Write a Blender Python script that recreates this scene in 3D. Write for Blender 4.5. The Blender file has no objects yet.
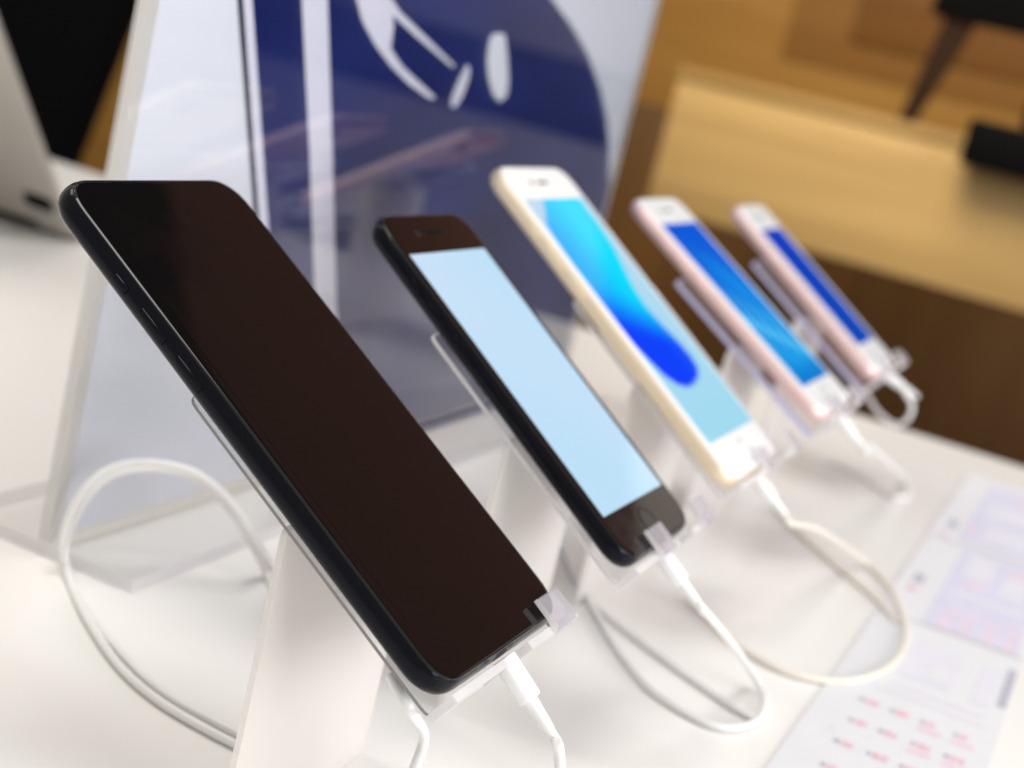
import bpy, bmesh, math, random
from mathutils import Vector, Matrix
random.seed(4)
C = bpy.context.scene.collection
sc = bpy.context.scene
H = 0.220                      # camera height above the table top (m)

# ---------------------------------------------------------------- camera frame (solved from the photo)
R = ((0.38564545, -0.89222995, 0.23495383), (-0.11628490, -0.29962338, -0.94694438), (0.91528979, 0.33786321, -0.21930126))
F = 1587.06
CAM = Vector((0, 0, H))
def ray(px, py):
    a, b = (px - 512) / F, (py - 384) / F
    return Vector([R[0][k] * a + R[1][k] * b + R[2][k] for k in range(3)])
def on_z(px, py, z):
    d = ray(px, py); return CAM + d * ((z - H) / d.z)
def on_y(px, py, y):
    d = ray(px, py); return CAM + d * (y / d.y)
def at_depth(px, py, m):
    return CAM + ray(px, py) * m

# ---------------------------------------------------------------- materials
def lin(c):
    f = lambda u: u / 12.92 if u <= 0.04045 else ((u + 0.055) / 1.055) ** 2.4
    return tuple(f(x / 255) for x in c)
def new_mat(name):
    m = bpy.data.materials.new(name); m.use_nodes = True
    nt = m.node_tree; b = nt.nodes['Principled BSDF']
    return m, nt, b
def mat(name, col, rough=0.5, metal=0.0, spec=0.5, trans=0.0, ior=1.45, coat=0.0, noise=0.0, nscale=40, bump=0.0, bscale=400, stretch=None):
    m, nt, b = new_mat(name)
    b.inputs['Base Color'].default_value = (*col, 1)
    b.inputs['Roughness'].default_value = rough
    b.inputs['Metallic'].default_value = metal
    b.inputs['Specular IOR Level'].default_value = spec
    b.inputs['Transmission Weight'].default_value = trans
    b.inputs['IOR'].default_value = ior
    b.inputs['Coat Weight'].default_value = coat
    b.inputs['Coat Roughness'].default_value = 0.05
    tc = nt.nodes.new('ShaderNodeTexCoord')
    src = tc.outputs['Object']
    if stretch:
        mp = nt.nodes.new('ShaderNodeMapping'); mp.inputs['Scale'].default_value = stretch
        nt.links.new(src, mp.inputs['Vector']); src = mp.outputs['Vector']
    if noise:
        n = nt.nodes.new('ShaderNodeTexNoise'); n.inputs['Scale'].default_value = nscale; n.inputs['Detail'].default_value = 5
        nt.links.new(src, n.inputs['Vector'])
        r = nt.nodes.new('ShaderNodeValToRGB')
        r.color_ramp.elements[0].position = 0.3; r.color_ramp.elements[1].position = 0.7
        r.color_ramp.elements[0].color = (*[c * (1 - noise) for c in col], 1)
        r.color_ramp.elements[1].color = (*[min(1, c * (1 + noise)) for c in col], 1)
        nt.links.new(n.outputs['Fac'], r.inputs['Fac']); nt.links.new(r.outputs['Color'], b.inputs['Base Color'])
    if bump:
        n2 = nt.nodes.new('ShaderNodeTexNoise'); n2.inputs['Scale'].default_value = bscale
        bp = nt.nodes.new('ShaderNodeBump'); bp.inputs['Strength'].default_value = bump; bp.inputs['Distance'].default_value = 0.001
        nt.links.new(src, n2.inputs['Vector']); nt.links.new(n2.outputs['Fac'], bp.inputs['Height']); nt.links.new(bp.outputs['Normal'], b.inputs['Normal'])
    return m
def wood(name, c1, c2, axis='Y', rough=0.45):
    m, nt, b = new_mat(name)
    tc = nt.nodes.new('ShaderNodeTexCoord'); mp = nt.nodes.new('ShaderNodeMapping')
    mp.inputs['Scale'].default_value = {'Y': (6, 0.6, 14), 'Z': (6, 10, 0.7), 'X': (0.6, 6, 6)}[axis]
    n = nt.nodes.new('ShaderNodeTexNoise'); n.inputs['Scale'].default_value = 1.6; n.inputs['Detail'].default_value = 8; n.inputs['Roughness'].default_value = 0.62
    n.inputs['Distortion'].default_value = 0.6
    r = nt.nodes.new('ShaderNodeValToRGB')
    r.color_ramp.elements[0].position = 0.32; r.color_ramp.elements[1].position = 0.68
    r.color_ramp.elements[0].color = (*c1, 1); r.color_ramp.elements[1].color = (*c2, 1)
    nt.links.new(tc.outputs['Object'], mp.inputs['Vector']); nt.links.new(mp.outputs['Vector'], n.inputs['Vector'])
    nt.links.new(n.outputs['Fac'], r.inputs['Fac']); nt.links.new(r.outputs['Color'], b.inputs['Base Color'])
    b.inputs['Roughness'].default_value = rough; b.inputs['Specular IOR Level'].default_value = 0.3
    return m
def clear_sheet(name, tint=(0.97, 0.975, 0.98), gain=1.0):
    """thin clear acrylic: straight-through light plus an angle-dependent mirror"""
    m = bpy.data.materials.new(name); m.use_nodes = True; nt = m.node_tree; nt.nodes.clear()
    out = nt.nodes.new('ShaderNodeOutputMaterial'); mx = nt.nodes.new('ShaderNodeMixShader')
    tr = nt.nodes.new('ShaderNodeBsdfTransparent'); gl = nt.nodes.new('ShaderNodeBsdfGlossy')
    lw = nt.nodes.new('ShaderNodeLayerWeight'); lw.inputs['Blend'].default_value = 0.5
    pw = nt.nodes.new('ShaderNodeMath'); pw.operation = 'POWER'; pw.inputs[1].default_value = 5
    ml = nt.nodes.new('ShaderNodeMath'); ml.operation = 'MULTIPLY_ADD'; ml.inputs[1].default_value = 0.9 * gain; ml.inputs[2].default_value = 0.035
    ml.use_clamp = True
    tr.inputs['Color'].default_value = (*tint, 1); gl.inputs['Roughness'].default_value = 0.015
    nt.links.new(lw.outputs['Facing'], pw.inputs[0]); nt.links.new(pw.outputs[0], ml.inputs[0]); nt.links.new(ml.outputs[0], mx.inputs['Fac'])
    nt.links.new(tr.outputs[0], mx.inputs[1]); nt.links.new(gl.outputs[0], mx.inputs[2]); nt.links.new(mx.outputs[0], out.inputs['Surface'])
    return m
def frosted(name, col, trans=0.35, clear=0.0):
    m = bpy.data.materials.new(name); m.use_nodes = True; nt = m.node_tree
    b = nt.nodes['Principled BSDF']; out = nt.nodes['Material Output']
    b.inputs['Base Color'].default_value = (*col, 1); b.inputs['Roughness'].default_value = 0.42; b.inputs['Specular IOR Level'].default_value = 0.35
    t = nt.nodes.new('ShaderNodeBsdfTranslucent'); t.inputs['Color'].default_value = (*col, 1)
    mx = nt.nodes.new('ShaderNodeMixShader'); mx.inputs['Fac'].default_value = trans
    nt.links.new(b.outputs[0], mx.inputs[1]); nt.links.new(t.outputs[0], mx.inputs[2])
    tp = nt.nodes.new('ShaderNodeBsdfTransparent'); m2 = nt.nodes.new('ShaderNodeMixShader'); m2.inputs['Fac'].default_value = clear
    nt.links.new(mx.outputs[0], m2.inputs[1]); nt.links.new(tp.outputs[0], m2.inputs[2]); nt.links.new(m2.outputs[0], out.inputs['Surface'])
    return m
def clear_sheet_tint(name, tint, haze, hcol):
    """clear plastic with a little haze: transparent + translucent body, glossy skin"""
    m = bpy.data.materials.new(name); m.use_nodes = True; nt = m.node_tree
    b = nt.nodes['Principled BSDF']; out = nt.nodes['Material Output']
    b.inputs['Base Color'].default_value = (*hcol, 1); b.inputs['Roughness'].default_value = 0.12; b.inputs['Specular IOR Level'].default_value = 0.6
    t = nt.nodes.new('ShaderNodeBsdfTransparent'); t.inputs['Color'].default_value = (*tint, 1)
    mx = nt.nodes.new('ShaderNodeMixShader'); mx.inputs['Fac'].default_value = haze
    nt.links.new(t.outputs[0], mx.inputs[1]); nt.links.new(b.outputs[0], mx.inputs[2]); nt.links.new(mx.outputs[0], out.inputs['Surface'])
    return m
def screen_mat(name, strength=1.0):
    m, nt, b = new_mat(name)
    a = nt.nodes.new('ShaderNodeVertexColor'); a.layer_name = 'wallpaper'
    nt.links.new(a.outputs['Color'], b.inputs['Emission Color']); b.inputs['Emission Strength'].default_value = strength
    b.inputs['Base Color'].default_value = (0.004, 0.004, 0.004, 1); b.inputs['Roughness'].default_value = 0.04
    return m

M = dict(
    table=mat('white_laminate', (0.83, 0.815, 0.79), 0.34, spec=0.35, noise=0.012, nscale=9, bump=0.02, bscale=900),
    table_edge=mat('laminate_edge', (0.72, 0.62, 0.48), 0.5),
    black_glass=mat('black_glass', (0.004, 0.0035, 0.0035), 0.035, spec=0.5),
    white_glass=mat('white_glass', (0.80, 0.80, 0.80), 0.06, spec=0.4),
    jet=mat('jet_black_metal', (0.003, 0.0026, 0.0034), 0.13, spec=0.2, noise=0.1, nscale=300),
    gold=mat('gold_anodised', (0.86, 0.73, 0.54), 0.44, metal=0.6),
    rose=mat('rose_gold_anodised', (0.90, 0.66, 0.63), 0.44, metal=0.55),
    dark_hole=mat('dark_slot', (0.004, 0.004, 0.004), 0.6, spec=0.1),
    steel=mat('steel', (0.6, 0.6, 0.62), 0.25, metal=1.0),
    lens=mat('lens_glass', (0.01, 0.01, 0.02), 0.03, spec=0.7),
    cable=mat('white_rubber', (0.80, 0.79, 0.775), 0.42, noise=0.03, nscale=80),
    cable_old=mat('yellowed_rubber', (0.79, 0.745, 0.66), 0.45, noise=0.03, nscale=80),
    plug=mat('white_plastic', (0.86, 0.86, 0.86), 0.3),
    acrylic=mat('clear_acrylic', (0.97, 0.97, 0.98), 0.06, trans=1.0, ior=1.36),
    hook_face=clear_sheet_tint('hook_face', (0.86, 0.84, 0.87), 0.30, (0.66, 0.64, 0.68)),
    hook_edge=clear_sheet_tint('hook_edge', (0.95, 0.95, 0.96), 0.85, (0.93, 0.91, 0.91)),
    rim=frosted('grey_acrylic_rim', (0.30, 0.29, 0.28), 0.3),
    rim_lilac=frosted('lilac_acrylic_rim', (0.70, 0.72, 1.0), 0.6),
    rim_pale=frosted('pale_acrylic_rim', (0.88, 0.86, 0.87), 0.55),
    frost=frosted('frosted_acrylic', (0.93, 0.90, 0.87), 0.45, 0.28),
    pad=mat('foam_pad', (0.62, 0.60, 0.60), 0.8),
    sheet=clear_sheet('clear_sheet'),
    sign_sheet=clear_sheet('sign_acrylic', gain=2.1),
    foot_sheet=clear_sheet('foot_acrylic', (.995, .995, .995), gain=0.15),
    sheet_edge=frosted('acrylic_edge', (0.86, 0.84, 0.82), 0.5),
    poster=mat('poster_paper', (0.78, 0.80, 0.87), 0.5, spec=0.2, noise=0.015, nscale=6),
    lilac_white=mat('poster_white_ink', (0.74, 0.73, 0.84), 0.5, spec=0.2),
    poster_line=mat('poster_dark_line', (0.035, 0.04, 0.075), 0.5, spec=0.2),
    card=mat('card_paper', (0.72, 0.72, 0.75), 0.55, spec=0.2, noise=0.012, nscale=60),
    lilac=mat('lilac_ink', (0.635, 0.625, 0.755), 0.6, spec=0.2, noise=0.05, nscale=70),
    pale_lilac=mat('pale_lilac_ink', (0.70, 0.69, 0.755), 0.6, spec=0.2, noise=0.03, nscale=90),
    pink=mat('pink_ink', (0.78, 0.45, 0.52), 0.6, spec=0.2, noise=0.10, nscale=300),
    pale_pink=mat('pale_pink_ink', (0.76, 0.60, 0.68), 0.6, spec=0.2, noise=0.08, nscale=200),
    grey=mat('grey_ink', (0.45, 0.45, 0.52), 0.6, spec=0.2),
    silver=mat('silver_aluminium', (0.60, 0.57, 0.525), 0.42, metal=0.55, noise=0.04, nscale=4),
    leg_brown=mat('dark_brown_stain', (0.022, 0.010, 0.005), 0.7, spec=0.1),
    black=mat('black_plastic', (0.0025, 0.0025, 0.003), 0.7, spec=0.06),
    tan=wood('tan_oak', (0.34, 0.218, 0.082), (0.45, 0.298, 0.118)),
    tan_top=wood('tan_oak_edge', (0.26, 0.155, 0.05), (0.32, 0.20, 0.07)),
    brown=wood('brown_panel', (0.30, 0.145, 0.03), (0.38, 0.20, 0.05), 'Y'),
    wall_low=wood('dark_brown_panel', (0.105, 0.046, 0.009), (0.135, 0.060, 0.012), 'Z'),
    bulk=wood('dark_red_brown_panel', (0.205, 0.072, 0.042), (0.225, 0.080, 0.047), 'Z'),
    bulk_warm=wood('dark_painted_shade', (0.15, 0.062, 0.014), (0.19, 0.082, 0.02), 'Y'),
    bulk_mid=wood('mid_painted_shade', (0.22, 0.10, 0.022), (0.27, 0.13, 0.034), 'Y'),
    grey_wall=mat('grey_reflect_panel', (0.80, 0.72, 0.69), 0.7, noise=.05, nscale=3),
    slate_wall=mat('slate_reflect_panel', (0.20, 0.20, 0.25), 0.7, noise=.1, nscale=3),
    navy_wall=mat('navy_reflect_panel', (0.012, 0.015, 0.04), 0.7),
    floor=wood('dark_floor_boards', (0.055, 0.026, 0.008), (0.085, 0.042, 0.014), 'Y', 0.5),
)
for k in ('black_glass', 'white_glass'):
    nt = M[k].node_tree; b = nt.nodes['Principled BSDF']
    tc = nt.nodes.new('ShaderNodeTexCoord'); n = nt.nodes.new('ShaderNodeTexNoise'); n.inputs['Scale'].default_value = 28; n.inputs['Detail'].default_value = 6; n.inputs['Roughness'].default_value = .7
    mr = nt.nodes.new('ShaderNodeMapRange'); mr.inputs['From Min'].default_value = .42; mr.inputs['From Max'].default_value = .72
    mr.inputs['To Min'].default_value = .03; mr.inputs['To Max'].default_value = .16
    nt.links.new(tc.outputs['Object'], n.inputs['Vector']); nt.links.new(n.outputs['Fac'], mr.inputs['Value']); nt.links.new(mr.outputs['Result'], b.inputs['Roughness'])
M['jet'].node_tree.nodes['Principled BSDF'].inputs['Specular Tint'].default_value = (0.68, 0.74, 1.0, 1)  # blue tint stands in for blue glints on the black rims
M['jet'].node_tree.nodes['Principled BSDF'].inputs['Specular IOR Level'].default_value = 0.22
# navy print of the poster: soft colour variation of the ink itself
def navy_ink():
    m, nt, b = new_mat('navy_ink')
    tc = nt.nodes.new('ShaderNodeTexCoord'); mp = nt.nodes.new('ShaderNodeMapping'); mp.inputs['Scale'].default_value = (3, 1, 9); mp.inputs['Rotation'].default_value = (0, -0.35, 0)
    n = nt.nodes.new('ShaderNodeTexNoise'); n.inputs['Scale'].default_value = 2.0; n.inputs['Detail'].default_value = 3
    r = nt.nodes.new('ShaderNodeValToRGB')
    r.color_ramp.elements[0].position = 0.35; r.color_ramp.elements[1].position = 0.72
    r.color_ramp.elements[0].color = (0.0008, 0.006, 0.085, 1); r.color_ramp.elements[1].color = (0.008, 0.020, 0.155, 1)
    nt.links.new(tc.outputs['Object'], mp.inputs['Vector']); nt.links.new(mp.outputs[0], n.inputs['Vector'])
    nt.links.new(n.outputs['Fac'], r.inputs['Fac']); nt.links.new(r.outputs['Color'], b.inputs['Base Color'])
    b.inputs['Roughness'].default_value = 0.4; b.inputs['Specular IOR Level'].default_value = 0.25
    return m
M['navy'] = navy_ink()

# ---------------------------------------------------------------- object helpers
def link(name, me, mats, parent=None, smooth=True):
    o = bpy.data.objects.new(name, me); C.objects.link(o)
    for m in (mats if isinstance(mats, (list, tuple)) else [mats]): me.materials.append(m)
    if parent is not None: o.parent = parent
    if smooth:
        for p in me.polygons: p.use_smooth = True
        try: me.set_sharp_from_angle(angle=math.radians(38))
        except Exception: pass
    return o
def from_bm(name, bm, mats, parent=None, smooth=True):
    bmesh.ops.recalc_face_normals(bm, faces=bm.faces)
    me = bpy.data.meshes.new(name); bm.to_mesh(me); bm.free()
    return link(name, me, mats, parent, smooth)
def tag(o, label, cat, group=None):
    o['label'] = label; o['category'] = cat
    if group: o['group'] = group
    return o
def structure(o): o['kind'] = 'structure'; return o
def empty(name, loc=(0, 0, 0), rot=(0, 0, 0)):
    o = bpy.data.objects.new(name, None); C.objects.link(o); o.location = loc; o.rotation_euler = rot; o.empty_display_size = 0.02
    return o
def add_box(bm, x0, x1, y0, y1, z0, z1, bev=0.0, mi=0):
    vs = [bm.verts.new((x, y, z)) for x in (x0, x1) for y in (y0, y1) for z in (z0, z1)]
    idx = [(0, 1, 3, 2), (4, 6, 7, 5), (0, 4, 5, 1), (2, 3, 7, 6), (0, 2, 6, 4), (1, 5, 7, 3)]
    fs = [bm.faces.new([vs[i] for i in f]) for f in idx]
    for f in fs: f.material_index = mi
    if bev:
        es = list({e for f in fs for e in f.edges})
        r = bmesh.ops.bevel(bm, geom=es, offset=bev, segments=2, affect='EDGES', profile=0.5)
        for f in r['faces']: f.material_index = mi
def box(name, x0, x1, y0, y1, z0, z1, m, parent=None, bev=0.0):
    bm = bmesh.new(); add_box(bm, x0, x1, y0, y1, z0, z1, bev); return from_bm(name, bm, m, parent)
def rrect(w, h, r, n=10, cx=0.0, cy=0.0):
    """rounded rectangle with slightly squircled corners, counter-clockwise, centred at cx, cy"""
    pts = []
    for qx, qy, a0 in ((1, 1, 0), (-1, 1, 90), (-1, -1, 180), (1, -1, 270)):
        for k in range(n + 1):
            a = math.radians(a0 + 90 * k / n); c, s = math.cos(a), math.sin(a)
            p = 2 / 2.25
            ux = math.copysign(abs(c) ** p, c); uy = math.copysign(abs(s) ** p, s)
            pts.append((cx + qx * (w / 2 - r) + r * ux, cy + qy * (h / 2 - r) + r * uy))
    return pts
def loft(rings, cap0=True, cap1=True):
    bm = bmesh.new(); vr = [[bm.verts.new(p) for p in ring] for ring in rings]; n = len(rings[0])
    for a, b in zip(vr, vr[1:]):
        for i in range(n): bm.faces.new((a[i], a[(i + 1) % n], b[(i + 1) % n], b[i]))
    if cap0: bm.faces.new(list(reversed(vr[0])))
    if cap1: bm.faces.new(vr[-1])
    return bm
def slab(w, h, r, prof, cx=0, cy=0, n=10):
    return loft([[(x, y, z) for x, y in rrect(w - 2 * i, h - 2 * i, max(r - i, 0.0004), n, cx, cy)] for i, z in prof])
def disc(name, r, z0, z1, cx, cy, m, parent, n=28):
    rings = [[(cx + q * math.cos(2 * math.pi * k / n), cy + q * math.sin(2 * math.pi * k / n), z) for k in range(n)] for q, z in ((r, z0), (r, z1 - 0.0001), (r - 0.0001, z1))]
    return from_bm(name, loft(rings), m, parent)
def smooth_path(pts, sub=10):
    pts = [Vector(p) for p in pts]; P = [2 * pts[0] - pts[1]] + pts + [2 * pts[-1] - pts[-2]]; out = []
    for i in range(1, len(P) - 2):
        for k in range(sub):
            t = k / sub; a, b, c, d = P[i - 1], P[i], P[i + 1], P[i + 2]
            out.append(0.5 * ((2 * b) + (c - a) * t + (2 * a - 5 * b + 4 * c - d) * t * t + (3 * b - a - 3 * c + d) * t ** 3))
    out.append(pts[-1]); return out
def tube_rings(path, rad, n=12):
    rings = []; up = None
    for i, p in enumerate(path):
        t = (path[min(i + 1, len(path) - 1)] - path[max(i - 1, 0)]).normalized()
        if up is None: up = t.orthogonal().normalized()
        up = (up - t * up.dot(t)).normalized(); s = t.cross(up)
        r = rad(i / (len(path) - 1)) if callable(rad) else rad
        rings.append([p + r * (up * math.cos(2 * math.pi * k / n) + s * math.sin(2 * math.pi * k / n)) for k in range(n)])
    return rings
def tube(name, pts, rad, m, parent=None, sub=10, n=12):
    return from_bm(name, loft(tube_rings(smooth_path(pts, sub), rad, n)), m, parent)

# ---------------------------------------------------------------- setting
floor = structure(box('floor', -2.5, 4.2, -3.5, 5.0, -0.97, -0.92, M['floor']))
t = empty('display_table', (0.55, 0.4, -0.92)); tag(t, 'long white laminate display table carrying the row of phones', 'table')
def tpart(name, x0, x1, y0, y1, z0, z1, m, bev=0): 
    o = box(name, x0 - .55, x1 - .55, y0 - .4, y1 - .4, z0 + .92, z1 + .92, m, t, bev); return o
tpart('tabletop', -0.35, 1.178, -0.45, 1.60, -0.030, 0.0, M['table'], 0.0025)
tpart('apron', -0.28, 1.10, -0.38, 1.52, -0.16, -0.031, M['table'], 0.002)
for lx in (-0.28, 1.03):
    for ly in (-0.38, 1.45): tpart('leg', lx, lx + 0.07, ly, ly + 0.07, -0.92, -0.161, M['table'], 0.002)

# ---------------------------------------------------------------- phones
def sheet_mesh(w, h, cy, z, colour, nu=46, nv=90):
    vs, fs, cols = [], [], []
    for j in range(nv + 1):
        for i in range(nu + 1):
            vs.append(((i / nu - 0.5) * w, cy + (j / nv - 0.5) * h, z)); cols.append(colour(i / nu, j / nv))
    for j in range(nv):
        for i in range(nu):
            a = j * (nu + 1) + i; fs.append((a, a + 1, a + nu + 2, a + nu + 1))
    me = bpy.data.meshes.new('screen'); me.from_pydata(vs, [], fs)
    ca = me.color_attributes.new('wallpaper', 'FLOAT_COLOR', 'POINT')
    for k, c in enumerate(cols): ca.data[k].color = (*c, 1)
    return me
def mixc(a, b, t): t = max(0, min(1, t)); return tuple(x + (y - x) * t for x, y in zip(a, b))
def sstep(a, b, x):
    t = max(0, min(1, (x - a) / (b - a))); return t * t * (3 - 2 * t)
def inside(p, poly):
    r = False; x, y = p; j = len(poly) - 1
    for i in range(len(poly)):
        xi, yi = poly[i]; xj, yj = poly[j]
        if (yi > y) != (yj > y) and x < (xj - xi) * (y - yi) / (yj - yi) + xi: r = not r
        j = i
    return r
WAVE = [(0.32, 1.01), (0.18, 0.946), (0.045, 0.894), (0.015, 0.81), (-0.02, 0.72), (-0.05, 0.6), (-0.05, 0.5), (0.0, 0.40), (0.05, 0.33), (0.10, 0.27), (0.20, 0.222), (0.34, 0.200), (0.52, 0.207),
        (0.66, 0.225), (0.75, 0.255), (0.776, 0.304), (0.75, 0.37), (0.70, 0.43), (0.665, 0.49), (0.66, 0.54), (0.70, 0.615), (0.775, 0.683), (0.877, 0.774), (0.924, 0.877), (0.94, 1.01)]
def wall_plain(u, v):
    return mixc(lin((196, 224, 247)), lin((178, 222, 247)), 0.5 * u + 0.6 * (1 - v) * (1 - u) + 0.15 * math.sin(3 * u + 5 * v))
def wall_wave(u, v):
    bg = mixc(lin((188, 218, 240)), lin((160, 218, 240)), 1 - v)
    w = sum(inside((u + dx, v + dy), WAVE) for dx in (-.012, 0, .012) for dy in (-.006, 0, .006)) / 9
    cy = mixc(lin((0, 178, 250)), lin((0, 222, 252)), sstep(0.05, 0.75, u + 0.25 * (v - .6)))
    bl = mixc(lin((0, 62, 250)), lin((40, 110, 245)), sstep(.5, .8, u) * .5)
    col = mixc(bl, cy, sstep(0.36, 0.60, v - 0.18 * (0.5 - u)))
    return mixc(bg, col, w)
def wall_sea(u, v):
    col = mixc(lin((0, 150, 228)), lin((0, 88, 215)), sstep(0.1, 0.95, v))
    col = mixc(col, lin((10, 150, 235)), 0.5 * max(0, math.sin(9 * v + 4 * u)) * sstep(0, .6, u))
    f = math.exp(-((v - 0.30 - 0.25 * (0.5 - u)) / 0.13) ** 2) * (0.40 + 0.7 * math.sin(19 * u + 14 * v) * math.sin(23 * v - 8 * u))
    col = mixc(col, lin((95, 205, 250)), f)
    return mixc(col, lin((0, 120, 205)), sstep(0.14, 0.04, v) * .8)
def wall_blue(u, v):
    return mixc(mixc(lin((0, 70, 182)), lin((0, 58, 188)), v), lin((60, 100, 205)), sstep(0.80, 0.98, u) * .8)  # paler right edge is a reflection haze put into the screen colour

def make_phone(pos, tilt, yaw, w, h, th, r, scr, margin, frame, glass, wall, label, home=True, white=False):
    root = empty('smartphone', (pos[0], pos[1], pos[2]), (tilt, 0, yaw)); tag(root, label, 'phone', 'phones on the display stands')
    cy = h / 2
    k = th / 7.3
    prof = [(0.0042, -th), (0.0026, -th + .00012), (0.0014, -th + .0005), (0.0006, -th + .0013), (0.00015, -th + .0024), (0.0, -th / 2 - .0002), (0.0, -th / 2 + .0002),
            (0.0001, -.0026), (0.0004, -.0016), (0.0008, -.0009), (0.0011, -.00055)]
    if h < 0.13: prof = [(0.0006, -th), (0.0001, -th + .0004), (0, -th + .0006), (0, -.0012), (0.0001, -.0009), (0.0006, -.0005)]
    from_bm('body', slab(w, h, r, prof, 0, cy), frame, root)
    g = from_bm('front_glass', slab(w, h, r, [(0.00125, -.0009), (0.00105, -.0005), (0.00115, -.00025), (0.0015, -.00006), (0.0021, 0.0), (0.003, 0.00001)], 0, cy), glass, root)
    sw, sh = scr
    me = sheet_mesh(sw, sh, margin + sh / 2, 0.00006, wall)
    link('screen', me, screen_mat('lit_screen') if wall is not wall_off else M['black_glass'], root)
    if home:
        by = margin / 2
        ring = loft([[((q) * math.cos(2 * math.pi * i / 32), by + q * math.sin(2 * math.pi * i / 32), z) for i in range(32)] for q, z in ((.0056, .00003), (.0056, .0001), (.0051, .0001), (.0051, .00003))], False, False)
        from_bm('home_button', ring, M['steel'] if white else M['jet'], root)
    ey = h - margin * 0.52 if home else h - 0.006
    if wall is not wall_off: from_bm('earpiece', slab(.0115, .0014, .0007, [(0, .00002), (0, .00008)], 0, ey, 4), M['dark_hole'], root)
    if wall is not wall_off: disc('front_camera', .0013, .00002, .00012, -.012, ey, M['lens'], root, 16)
    # side buttons on the left rim, camera on the back
    for y0, ln in ((h * .80, .0055), (h * .715, .0105), (h * .62, .0105)):
        bm = bmesh.new(); add_box(bm, -w / 2 - .0005, -w / 2 + .001, y0 - ln / 2, y0 + ln / 2, -th / 2 - .0012, -th / 2 + .0012, .0004)
        from_bm('mute_switch' if ln < .006 else 'volume_button', bm, frame, root)
    disc('rear_camera', .0058, -th + .0004, -th - .0011, -w / 2 + .0135, h - .013, M['lens'], root)
    return root
def wall_off(u, v): return (0, 0, 0)

PH = [  # bottom-centre of the front glass (camera-relative mm), tilt, yaw, body, screen
    ((363.85, 117.15, -153.05), 33.64, 0.11), ((485.26, 114.31, -150.14), 35.46, -0.34), ((623.52, 117.65, -149.65), 35.69, 0.31),
    ((769.92, 114.95, -143.45), 32.08, -0.31), ((947.25, 121.10, -145.25), 33.45, -0.34)]
def wpos(p): return (p[0] / 1000, p[1] / 1000, p[2] / 1000 + H)
big, mid, small = (.0779, .1582, .0073, .0115), (.0671, .1383, .0071, .0105), (.0635, .1300, .0078, .0098)
spec = [
    ((.0796, .1602, .0075, .0115), (.0685, .1218), .0192, 'jet', 'black_glass', wall_off, 'large black phone with its screen off, nearest at the front of the row', False, False),
    (mid, (.0585, .1040), .0171, 'jet', 'black_glass', wall_plain, 'black phone with a plain pale blue screen, second in the row', True, False),
    (big, (.0685, .1218), .0182, 'gold', 'white_glass', wall_wave, 'large white and gold phone with a cyan wave on its screen', True, True),
    ((.0692, .1405, .0071, .0108), (.0585, .1040), .0182, 'rose', 'white_glass', wall_sea, 'white and pink phone with a watery blue screen, fourth in the row', True, True),
    (small, (.0499, .0886), .0209, 'rose', 'white_glass', wall_blue, 'small white and pink phone with a plain deep blue screen, farthest in the row', True, True)]
phones = []
for (p, tl, yw), (b, s, mg, fr, gl, wl, lab, hm, wh) in zip(PH, spec):
    phones.append(make_phone(wpos(p), math.radians(tl), math.radians(yw), *b, s, mg, M[fr], M[gl], wl, lab, hm, wh))

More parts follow.
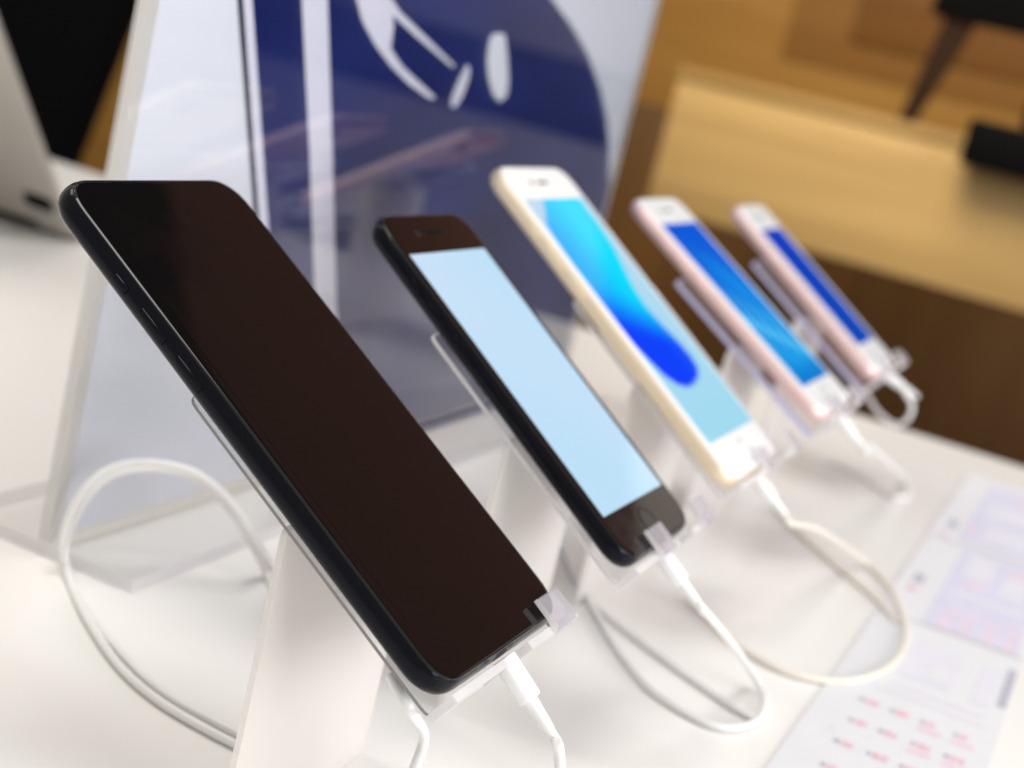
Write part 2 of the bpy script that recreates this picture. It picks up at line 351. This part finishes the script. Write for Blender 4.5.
# ---------------------------------------------------------------- stands
def make_stand(i, x0, x1, hooks, th, gap, pt, rim, label, notch, yl=.0535, r=.007):
    p, tl, yw = PH[i]; P = Vector(wpos(p)); tl = math.radians(tl)
    ct, st = math.cos(tl), math.sin(tl)
    base = Vector((P.x, P.y + .05, 0)); root = empty('phone_stand', base); tag(root, label, 'stand', 'clear phone stands on the white table')
    front = -(th + gap); back = front - pt                  # plate faces, behind the phone
    def tilted(o):                                          # part drawn in phone axes, hung under the stand's empty
        o.matrix_local = Matrix.Translation(P - base) @ Matrix.Rotation(tl, 4, 'X'); return o
    def two(name, bm, axis, face, edge):
        bmesh.ops.recalc_face_normals(bm, faces=bm.faces)
        for f in bm.faces: f.material_index = 0 if abs(f.normal[axis]) > .5 else 1
        return tilted(from_bm(name, bm, [face, edge], root, False))
    w = x1 - x0; cx = (x0 + x1) / 2
    two('back_plate', slab(w, .0985, .004, [(.0002, back), (0, back + .0002), (0, front - .0002), (.0002, front)], cx, .0465, 4), 2, M['sheet'], M[rim])
    bm = bmesh.new()                                        # bottom lip, open round the plug
    for a, b in ((x0, notch - .008), (notch + .008, x1)):
        if b - a > .004: add_box(bm, a, b, -.0034, -.0012, back + .0004, .0006)
    two('lip', bm, 1, M['foot_sheet'], M['rim_pale'])
    for hx in hooks:
        bm = bmesh.new()
        prof = [(-.0034, .0008), (-.0034, .0022), (-.0022, .0030), (.0062, .0030), (.0066, .0026), (.0066, .0014), (.0000, .0012), (-.0012, .0008)]
        bm = loft([[(hx - .0068, y, z) for y, z in prof], [(hx - .0064, y, z) for y, z in prof], [(hx + .0064, y, z) for y, z in prof], [(hx + .0068, y, z) for y, z in prof]])
        two('hook', bm, 0, M['hook_edge'], M['hook_face'])
    if gap > .001:
        tilted(from_bm('security_pad', slab(.034, .026, .006, [(0, front + .0002), (0, -th - .0001)], 0, .060, 5), M['pad'], root))
    # frosted upright under the plate
    top = Vector((0, yl * ct - (back - .0004) * st, yl * st + (back - .0004) * ct)) + P
    hgt = top.z; yb = top.y - base.y
    xa, xb = x0 + .002 + P.x - base.x, x1 + P.x - base.x; out = [(xa, .0003), (xb, .0003)]
    for k in range(7): a = math.radians(15 * k); out.append((xb - r + r * math.cos(a), hgt - r + r * math.sin(a)))
    for k in range(7): a = math.radians(90 + 15 * k); out.append((xa + r + r * math.cos(a), hgt - r + r * math.sin(a)))
    from_bm('upright', loft([[(x, yb, z) for x, z in out], [(x, yb + .0018, z) for x, z in out]]), M['frost'], root)
    return root
stand_labels = ['clear acrylic stand with frosted upright holding the large black phone', 'clear acrylic stand with frosted upright holding the phone with the pale blue screen',
    'clear acrylic stand with frosted upright holding the gold phone', 'clear acrylic stand with frosted upright holding the pink phone with the watery screen',
    'clear acrylic stand with frosted upright holding the smallest pink phone']
make_stand(0, -.0388, .0420, (.0305,), .0075, .0002, .0013, 'rim', stand_labels[0], 0, .0545, .002)
make_stand(1, -.0350, .0490, (-.007, .041), .0071, .0003, .0018, 'rim_pale', stand_labels[1], 0.017)
make_stand(2, -.0370, .0650, (.008, .057), .0073, .0003, .0020, 'rim_pale', stand_labels[2], 0.032)
make_stand(3, -.0390, .0440, (-.010, .036), .0071, .0020, .0030, 'rim_lilac', stand_labels[3], 0.014)
make_stand(4, -.0430, .0490, (-.006, .042), .0076, .0030, .0030, 'rim_lilac', stand_labels[4], 0.016)

# ---------------------------------------------------------------- cables
RC = 0.00145
def local(i, x, y, z):
    p, tl, yw = PH[i]; tl = math.radians(tl)
    return Vector(wpos(p)) + Vector((x, y * math.cos(tl) - z * math.sin(tl), y * math.sin(tl) + z * math.cos(tl)))
def lying(px, py, lift=0.0): return on_z(px, py, RC + .0003 + lift)
def charging_cable(i, dirn, pts, label, m='cable', x=0.0):
    a = local(i, x, -.0008, -.0036); root = empty('charging_cable', (a.x, a.y, 0)); tag(root, label, 'cable', 'white charging cables')
    d = (local(i, dirn[0], dirn[1], dirn[2]) - local(i, 0, 0, 0)).normalized()
    b = a + d * .0125; c = b + d * .009
    def rings(path, fx, fz):
        t = d; s = (local(i, 1, 0, 0) - local(i, 0, 0, 0)).normalized(); n = t.cross(s).normalized(); s = n.cross(t)
        out = []
        for q, g in path:
            out.append([q + s * (x_ * g) + n * (y_ * g) for x_, y_ in rrect(fx, fz, fz * .42, 6)])
        return out
    off = Vector((a.x, a.y, 0))
    bm = loft([[v - off for v in r] for r in rings([(a, .93), (a + d * .0003, 1), (b - d * .0006, 1), (b, .92)], .0078, .0050)]); from_bm('plug', bm, M['plug'], root)
    bm = loft([[v - off for v in r] for r in tube_rings([b - d * .0002, b + d * .004, c], lambda t: .0021 - .0004 * t)]); from_bm('strain_relief', bm, M['plug'], root)
    path = [c - d * .0012, c + d * .0035] + pts
    bm = loft([[v - off for v in r] for r in tube_rings(smooth_path(path), RC)]); from_bm('cord', bm, M[m], root)
    return root
charging_cable(0, (.0, -1, -.10), [at_depth(559, 752, .392), at_depth(559, 782, .393), at_depth(548, 825, .397), lying(520, 880), lying(430, 930)],
    'white charging cable plugged into the large black phone and hanging down out of view')
charging_cable(1, (.10, -1, -.05), [at_depth(700, 606, .497), at_depth(716, 624, .512), at_depth(733, 645, .545), at_depth(749, 667, .594), lying(759, 684, .002), lying(765, 700), lying(757, 720), lying(732, 728), lying(700, 720), lying(652, 690), lying(622, 655), lying(600, 620), lying(582, 585)],
    'white charging cable from the black phone with the pale blue screen, looping on the table')
charging_cable(2, (.16, -1, -.05), [at_depth(812, 527, .68), at_depth(830, 537, .72), at_depth(848, 549, .768), lying(866, 563, .001), lying(886, 582), lying(899, 604), lying(906, 635), lying(896, 661), lying(868, 677), lying(830, 681), lying(785, 671), lying(742, 648), lying(714, 622), lying(694, 600)],
    'slightly yellowed charging cable plugged into the gold phone, its loop lying across the price card', 'cable_old')
charging_cable(3, (.2, -1, -.1), [at_depth(868, 445, .805), at_depth(880, 455, .84), at_depth(893, 467, .91), lying(905, 481), lying(908, 495), lying(893, 497), lying(868, 480), lying(840, 465), lying(812, 455)],
    'white charging cable plugged into the pink phone with the watery screen', 'cable')
a5 = local(4, 0, 0, 0)
charging_cable(4, (.55, -1, .15), [at_depth(903, 389, .925), at_depth(912, 405, .925), at_depth(907, 420, .928), at_depth(894, 424, .935), at_depth(878, 412, .945), at_depth(865, 392, .955), at_depth(852, 378, .97)],
    'white charging cable bent into a small loop below the smallest pink phone')
def loose(label, pts, m='cable', rad=RC):
    o = tube('loose_cable', pts, rad, M[m]); tag(o, label, 'cable', 'loose white cables'); return o
loose('white cable arching up in front of the left side of the sign',
    [lying(262, 745), lying(215, 722), lying(160, 690), lying(118, 650), lying(84, 606), lying(66, 572), at_depth(62, 540, .548), at_depth(76, 502, .548), at_depth(100, 474, .550), at_depth(130, 463, .553), at_depth(165, 464, .556),
     at_depth(200, 475, .560), at_depth(232, 503, .565), at_depth(256, 540, .572), lying(273, 573), lying(287, 610)], 'cable', .0014)
loose('white cable running just behind the arching one, in front of the sign', [lying(262, 757), lying(212, 732), lying(158, 700), lying(118, 664), lying(87, 618), lying(70, 580), at_depth(66, 545, .556), at_depth(81, 507, .556), at_depth(104, 480, .558), at_depth(132, 470, .560), at_depth(166, 470, .563), at_depth(199, 481, .567), at_depth(230, 509, .572), at_depth(252, 545, .580), lying(268, 577), lying(284, 618)], 'cable', .0014)
loose('pale cable hanging from the lower corner of the front stand', [local(0, -.030, .012, -.0150), local(0, -.034, .002, -.0140), at_depth(424, 735, .412), at_depth(416, 765, .413), at_depth(398, 805, .42), lying(370, 850), lying(330, 890)], 'plug', .0015)
loose('thin white cable running on the table between the large black phone and the looped cable', [lying(560, 540), lying(577, 580), lying(602, 610), lying(640, 640), lying(680, 670), lying(706, 688), lying(728, 703), lying(746, 714), lying(757, 719.5)], 'cable')
loose('thin yellowed cable lying just inside the loop below the gold phone', [lying(775, 508), lying(806, 538), lying(840, 568), lying(872, 594), lying(898, 622)], 'cable_old')


# ---------------------------------------------------------------- price cards on the table
def flat(bm, pts, z, mi):
    f = bm.faces.new([bm.verts.new((x, y, z)) for x, y in pts]); f.material_index = mi
def rect(bm, x0, x1, y0, y1, z, mi): flat(bm, [(x0, y0), (x1, y0), (x1, y1), (x0, y1)], z, mi)
def card(name, x0, x1, y0, y1, label, draw):
    bm = bmesh.new(); cx, cy = (x0 + x1) / 2, (y0 + y1) / 2
    add_box(bm, x0 - cx, x1 - cx, y0 - cy, y1 - cy, .0003, .0006)
    draw(lambda a, b, c, d, k, z=.00072: rect(bm, a - cx, b - cx, c - cy, d - cy, z, k))
    me = bpy.data.meshes.new(name); bm.to_mesh(me); bm.free()
    o = link(name, me, [M['card'], M['lilac'], M['pink'], M['grey'], M['pale_lilac'], M['pale_pink']], None, False); o.location = (cx, cy, 0)
    tag(o, label, 'price card', 'price cards on the table'); return o
rnd = random.Random(7)
def price(R_, x, y):
    # a dark leading mark and two or three uneven pink digits
    j = lambda m: rnd.uniform(-m, m)
    R_(x - .0019 + j(.0003), x + .0017 + j(.0003), y + .0012, y + .0031 + j(.0004), 3)
    yy = y + .0006
    for k in range(2 + rnd.randint(0, 1)):
        w = rnd.uniform(.0011, .0017); h = rnd.uniform(.0022, .0031)
        R_(x - h, x + h, yy - w, yy, 2)
        if rnd.random() < .6: R_(x - h * .55, x + h * .45, yy - w * .72, yy - w * .34, 0, .00082)
        yy -= w + .0004
def near_card(R_):
    for i, x in enumerate((.503, .528, .553, .578, .603)):
        for j, y in enumerate((.0480, .0362, .0243, .0115)):
            if x < .51 and j == 0: continue
            price(R_, x, y)
            if j > 1: R_(x - .010, x - .005, y - .006, y + .003, 5, .00070)
    R_(.560, .566, .053, .056, 4); R_(.622, .626, .004, .050, 4); R_(.632, .635, .006, .044, 4)
    R_(.645, .700, .006, .013, 4); R_(.648, .700, .022, .044, 4); R_(.655, .672, .026, .032, 0, .0008)
    R_(.652, .705, -.0005, .003, 3, .0008)
def mid_card(R_):
    R_(.728, .890, .002, .046, 1)
    for x in (.735, .748, .762):
        for y in (.006, .016, .027, .036): R_(x - .004, x + .003, y - .003, y + .0032, 5, .00078)
    R_(.790, .800, .004, .040, 4, .00078); R_(.812, .858, .008, .020, 4, .00078); R_(.83, .88, .026, .040, 4, .00078)
    R_(.86, .872, .010, .018, 5, .00078); R_(.812, .822, .028, .036, 5, .00078)
    R_(.790, .806, .055, .060, 3, .00078); R_(.772, .780, .056, .060, 2, .00078)
def far_card(R_):
    R_(.905, 1.075, .004, .052, 1)
    R_(.92, .96, .010, .040, 4, .00078); R_(.98, 1.02, .020, .046, 4, .00078); R_(.93, .945, .044, .050, 5, .00078); R_(1.04, 1.06, .012, .03, 5, .00078)
    R_(.925, .945, .056, .061, 3, .00078); R_(.90, .912, .057, .062, 5, .00078)
card('price_card', .470, .7235, -.0012, .0655, 'pale price card nearest the camera with a grid of small pink prices', near_card)
card('price_card', .7265, .8920, -.0012, .0665, 'lilac printed price card in the middle, under the end of the yellowed cable loop', mid_card)
card('price_card', .8950, 1.0900, -.0012, .0680, 'lilac printed price card at the far edge of the table', far_card)

# ---------------------------------------------------------------- sign in acrylic holder behind the phones
YS = .3215
sign = empty('sign_holder', (.70, YS, 0)); tag(sign, 'tall clear acrylic sign holder with a navy and white poster behind the phones', 'sign')
def spart(name, x0, x1, y0, y1, z0, z1, m, bev=0.0): return box(name, x0 - .70, x1 - .70, y0 - YS, y1 - YS, z0, z1, m, sign, bev)
X0, X1, ZT = .4432, .9560, .46
def sheet_box(name, y0, y1):
    bm = bmesh.new(); add_box(bm, X0 - .70, X1 - .70, y0 - YS, y1 - YS, .0052, ZT)
    bm.faces.ensure_lookup_table()
    for f in bm.faces:
        if abs(f.normal.y) < .5: f.material_index = 1
    bmesh.ops.recalc_face_normals(bm, faces=bm.faces)
    for f in bm.faces: f.material_index = 0 if abs(f.normal.y) > .5 else 1
    return from_bm(name, bm, [M['sign_sheet'], M['sheet_edge']], sign, False)
sheet_box('front_sheet', YS - .0028, YS - .0012)
sheet_box('back_sheet', YS + .0013, YS + .0019)
bm = bmesh.new(); add_box(bm, X0 - .70, X1 - .72, -.040, .040, .0004, .0050)
bmesh.ops.recalc_face_normals(bm, faces=bm.faces)
for f in bm.faces: f.material_index = 0 if abs(f.normal.z) > .5 else 1
from_bm('foot', bm, [M['foot_sheet'], M['rim_pale']], sign, False)
spart('side_strip', X0 + .0004, X0 + .0090, YS - .0008, YS + .0011, .0054, ZT - .0005, M['sheet_edge'])
def poly_px(pts, off=0.0):
    return [(lambda v: (v.x - .70, v.z))(on_y(px, py, YS)) for px, py in pts]
bm = bmesh.new(); layers = []
def ink(pts, k, layer):
    """printed shape: a thin ink layer on the poster's front"""
    y = -.0004 - .00016 * layer
    vs = [bm.verts.new((x, y, z)) for x, z in pts]; f = bm.faces.new(vs); f.material_index = k; f.normal_update()
    if f.normal.y > 0: f.normal_flip()
add_box(bm, X0 + .0094 - .70, X1 - .0015 - .70, -.0003, .0012, .0055, ZT - .002)
nav = poly_px([(250, -4), (266, 215), (286, 480), (380, 448), (470, 418), (545, 392), (563, 372), (573, 320), (582, 290), (592, 250), (603, 215), (608, 190), (609, 150), (606, 118), (599, 86), (587, 54), (571, 26), (552, 0), (530, -26)])
nav += [(.0300, .275), (.0100, .300), (-.02, .318), (-.06, .320), (-.26, .300)]
ink(nav, 1, 1)
ink(poly_px([(236, -4), (247, -4), (264, 215), (284, 480), (272, 480), (253, 215)]), 2, 2)
ink(poly_px([(241, -4), (250, -4), (266, 215), (286, 480), (276, 480), (257, 215)]), 3, 3)
ink(poly_px([(300, -4), (326, -4), (331, 150), (335, 300), (340, 430), (322, 440), (313, 290), (308, 150)]), 3, 2)
Zp = lambda pts: [(220 + x / 3.2, y / 3.2) for x, y in pts]
ink(poly_px(Zp([(425, -30), (520, -30), (545, 30), (552, 80), (542, 155), (580, 212), (640, 268), (688, 312), (668, 316), (600, 268), (540, 208), (490, 140), (450, 65)])), 3, 2)
ink(poly_px(Zp([(520, -20), (545, -5), (570, 35), (645, 108), (748, 210), (738, 214), (625, 118), (550, 50)])), 3, 3)
ink(poly_px(Zp([(785, 205), (796, 215), (792, 250), (775, 300), (752, 340), (735, 342), (738, 310), (758, 260)])), 3, 2)
ink(poly_px(Zp([(865, 112), (885, 104), (908, 110), (916, 180), (920, 260), (914, 305), (890, 326), (870, 300), (856, 250), (850, 190), (856, 140)])), 0, 2)
me = bpy.data.meshes.new('poster'); bm.to_mesh(me); bm.free()
link('poster', me, [M['poster'], M['navy'], M['poster_line'], M['lilac_white']], sign, False)

# ---------------------------------------------------------------- silver screen seen from behind, on the far left of the table
lap = empty('monitor', (.90, .87, 0)); tag(lap, 'silver backed screen on a low base, cropped at the left edge', 'monitor')
bm = bmesh.new(); add_box(bm, .0, .075, -.20, .20, .004, .013, .003); from_bm('base', bm, M['silver'], lap)
for fx, fy in ((.02, -.17), (.02, .17), (.06, -.17), (.06, .17)): disc('foot', .008, .0004, .0038, fx, fy, M['black'], lap, 16)
ang = math.atan2(.1129, .1407)
lid = from_bm('screen_housing', slab(.40, .255, .010, [(.0012, -.0045), (.0003, -.004), (0, -.003), (0, -.0006), (.0006, 0)], 0, .1275, 6), M['silver'], lap)
# lid axes: x along the hinge (-Y), y up the lid (leaning to -X), z out of its back (to -X)
up = Vector((-math.sin(ang), 0, math.cos(ang))); xa = Vector((0, -1, 0)); za = xa.cross(up)
lid.matrix_local = Matrix(((xa.x, up.x, za.x, -.004), (xa.y, up.y, za.y, 0), (xa.z, up.z, za.z, .0045), (0, 0, 0, 1)))
hg = tube('hinge', [(-.001, -.17, .009), (-.001, 0, .009), (-.001, .17, .009)], .006, M['black'], lap, 2)
pt = from_bm('rubber_stop', slab(.026, .013, .006, [(0, .0001), (.0003, .0008)], .180, .026, 6), M['black'], lid)

# ---------------------------------------------------------------- far shop fittings
cab = empty('wood_cabinet', (2.8, -.15, -.92)); tag(cab, 'long tan wooden cabinet in the blurred background on the right', 'cabinet')
zt, zb = H - .012, H - .250
def cpart(name, x0, x1, y0, y1, z0, z1, m, bev=0): return box(name, x0 - 2.8, x1 - 2.8, y0 + .15, y1 + .15, z0 + .92, z1 + .92, m, cab, bev)
cpart('front_panel', 2.60, 2.63, -.10, .803, zb, zt - .022, M['tan'], .003)
cpart('cabinet_top', 2.598, 3.15, -.12, .810, zt - .021, zt, M['tan_top'], .004)
cpart('carcass', 2.632, 3.14, -.08, .79, zb + .01, zt - .024, M['wall_low'])
for ly in (-.05, .60): cpart('leg', 2.9, 2.96, ly, ly + .06, -.92, zb + .008, M['wall_low'])
# black screen on a splayed stand, standing on the cabinet
tv = empty('television', (2.72, .15, zt)); tag(tv, 'black television with a splayed dark leg standing on the tan cabinet', 'television')
bm = bmesh.new(); add_box(bm, .0, .05, -.265, .300, .178, .49, .006); from_bm('screen_housing', bm, M['black'], tv)
bm = loft([[(.005, .279, .0005), (.035, .279, .0005), (.035, .302, .0005), (.005, .302, .0005)], [(.01, .225, .19), (.04, .225, .19), (.04, .275, .19), (.01, .275, .19)]]); from_bm('leg', bm, M['leg_brown'], tv)
bm = loft([[(.005, -.245, .0005), (.035, -.245, .0005), (.035, -.222, .0005), (.005, -.222, .0005)], [(.01, -.225, .19), (.04, -.225, .19), (.04, -.175, .19), (.01, -.175, .19)]]); from_bm('leg', bm, M['leg_brown'], tv)
# black device fixed to the cabinet front
bxo = empty('black_box', (2.57, .20, H - .010)); tag(bxo, 'black box fixed over the top front edge of the tan cabinet', 'box')
bm = bmesh.new(); add_box(bm, -.045, .0145, -.20, .115, -.042, .030, .008); from_bm('housing', bm, M['black'], bxo)
bm = bmesh.new(); add_box(bm, -.043, .012, -.20, .040, .0305, .075, .006); from_bm('cover', bm, M['black'], bxo)

# back wall: brown boards, with a lower panel in painted shade and a dark upper bulkhead
wall = empty('back_wall', (3.6, 0, -.92)); tag(wall, 'brown wooden panelled wall closing the background', 'wall')
def wpart(name, x0, x1, y0, y1, z0, z1, m): return box(name, x0 - 3.6, x1 - 3.6, y0, y1, z0 + .92, z1 + .92, m, wall, .002)
wpart('lower_panel', 3.55, 3.65, -.40, 4.9, -.9195, .10, M['wall_low'])  # darker brown paints the shade on the lower wall
wpart('upper_panel', 3.56, 3.65, -.30, 4.9, .102, 1.16, M['brown'])
wpart('dark_shade_board', 3.545, 3.5585, -.30, .74, .345, .598, M['bulk_warm'])  # dark brown paints the shade around the television
wpart('mid_shade_board', 3.5545, 3.5592, -.30, .88, .275, .598, M['bulk_mid'])  # middle tone steps the painted shade out to the lit wall
wpart('unseen_black_board', 3.545, 3.5585, -.30, 2.4, .60, 1.155, M['black'])  # unseen, added to keep bright brown out of the screen reflections
wpart('top_panel', 3.555, 3.65, -3.4, 4.9, 1.163, 2.34, M['bulk'])
wpart('black_panel', 3.555, 3.65, -3.4, 4.9, 2.343, 3.9, M['black'])  # unseen, black added for the dark corner reflected in the front phone
wpart('grey_panel', 3.555, 3.65, -3.4, -.303, .70, 1.16, M['grey_wall'])  # unseen, added as a pale reflection in the second phone's bezel
wpart('slate_panel', 3.555, 3.65, -3.4, -.303, .16, .698, M['slate_wall'])  # unseen, added to grey the reflection in the sign
wpart('navy_panel', 3.555, 3.65, -3.4, -.403, -.02, .158, M['navy_wall'])  # unseen, added to keep the sign's reflection dark
wpart('base_panel', 3.555, 3.65, -3.4, -.403, -.9195, -.022, M['slate_wall'])  # unseen, added for the sign's lower grey reflection

# tall black panel on the far left
bp = empty('black_display_panel', (1.72, 1.645, -.92)); tag(bp, 'tall black panel leaning behind the silver screen at the upper left', 'display panel')
bm = loft([[(0, -.125, .004), (.05, -.125, .004), (.05, .62, .004), (0, .62, .004)], [(0, -.46, 1.45), (.05, -.46, 1.45), (.05, .62, 1.45), (0, .62, 1.45)]])
from_bm('panel', bm, M['black'], bp, False)
box('foot', -.12, .17, -.2, .45, .0004, .004, M['black'], bp)
# wooden post seen as an orange strip between the black panel and the sign
ps = empty('wooden_partition', (2.25, 1.85, -.92)); tag(ps, 'orange brown wooden partition behind the black panel and the sign', 'partition')
box('board', 0, .05, -.45, .9, .0005, 1.18, M['brown'], ps, .003)

# ---------------------------------------------------------------- light: soft ceiling lamps of the shop and added fill lamps
def lamp(loc, target, sx, sy, power, col, spread=180):
    d = bpy.data.lights.new('area_lamp', 'AREA'); d.shape = 'RECTANGLE'; d.size = sx; d.size_y = sy; d.energy = power; d.color = col; d.spread = math.radians(spread)
    o = bpy.data.objects.new('area_lamp', d); C.objects.link(o); o.location = loc
    o.rotation_euler = (Vector(target) - Vector(loc)).to_track_quat('-Z', 'Y').to_euler(); return o
lamp((.70, .1, 1.75), (.72, .2, 0), 1.1, .6, 13, (1.0, .985, .96))
lamp((.55, 1.35, 1.75), (.7, .8, 0), .8, .8, 14, (1.0, .94, .84))
lamp((.35, -2.3, .75), (.62, .3, .12), 2.2, 1.1, 60, (.98, .98, 1.0))  # added front fill for the stand uprights and poster
lamp((1.75, .5, 1.5), (2.9, .5, .1), .8, 1.2, 17, (1.0, .88, .66), 110)  # added to brighten the cabinet and back wall
lamp((-.50, -.15, 1.85), (.4, .2, .1), .22, .22, 3.5, (1.0, .96, .90))  # small lamp added so the phone chamfers glint
wd = bpy.data.worlds.new('World'); sc.world = wd; wd.use_nodes = True
bg = wd.node_tree.nodes['Background']; bg.inputs['Color'].default_value = (1.0, .965, .93, 1); bg.inputs['Strength'].default_value = .57

# ---------------------------------------------------------------- camera
cd = bpy.data.cameras.new('camera'); cam = bpy.data.objects.new('camera', cd); C.objects.link(cam); sc.camera = cam
cd.sensor_fit = 'HORIZONTAL'; cd.sensor_width = 36; cd.lens = 36 * F / 1024; cd.clip_start = .01; cd.clip_end = 60
mw = Matrix(((R[0][0], -R[1][0], -R[2][0], 0), (R[0][1], -R[1][1], -R[2][1], 0), (R[0][2], -R[1][2], -R[2][2], H), (0, 0, 0, 1)))
cam.matrix_world = mw
cd.dof.use_dof = True; cd.dof.focus_distance = .402; cd.dof.aperture_fstop = 10.0; cd.dof.aperture_blades = 0

sc.view_settings.view_transform = 'Standard'; sc.view_settings.look = 'None'; sc.view_settings.exposure = 0; sc.view_settings.gamma = 1
sc.cycles.use_denoising = True
sc.cycles.max_bounces = 14; sc.cycles.transparent_max_bounces = 16; sc.cycles.transmission_bounces = 12; sc.cycles.glossy_bounces = 8
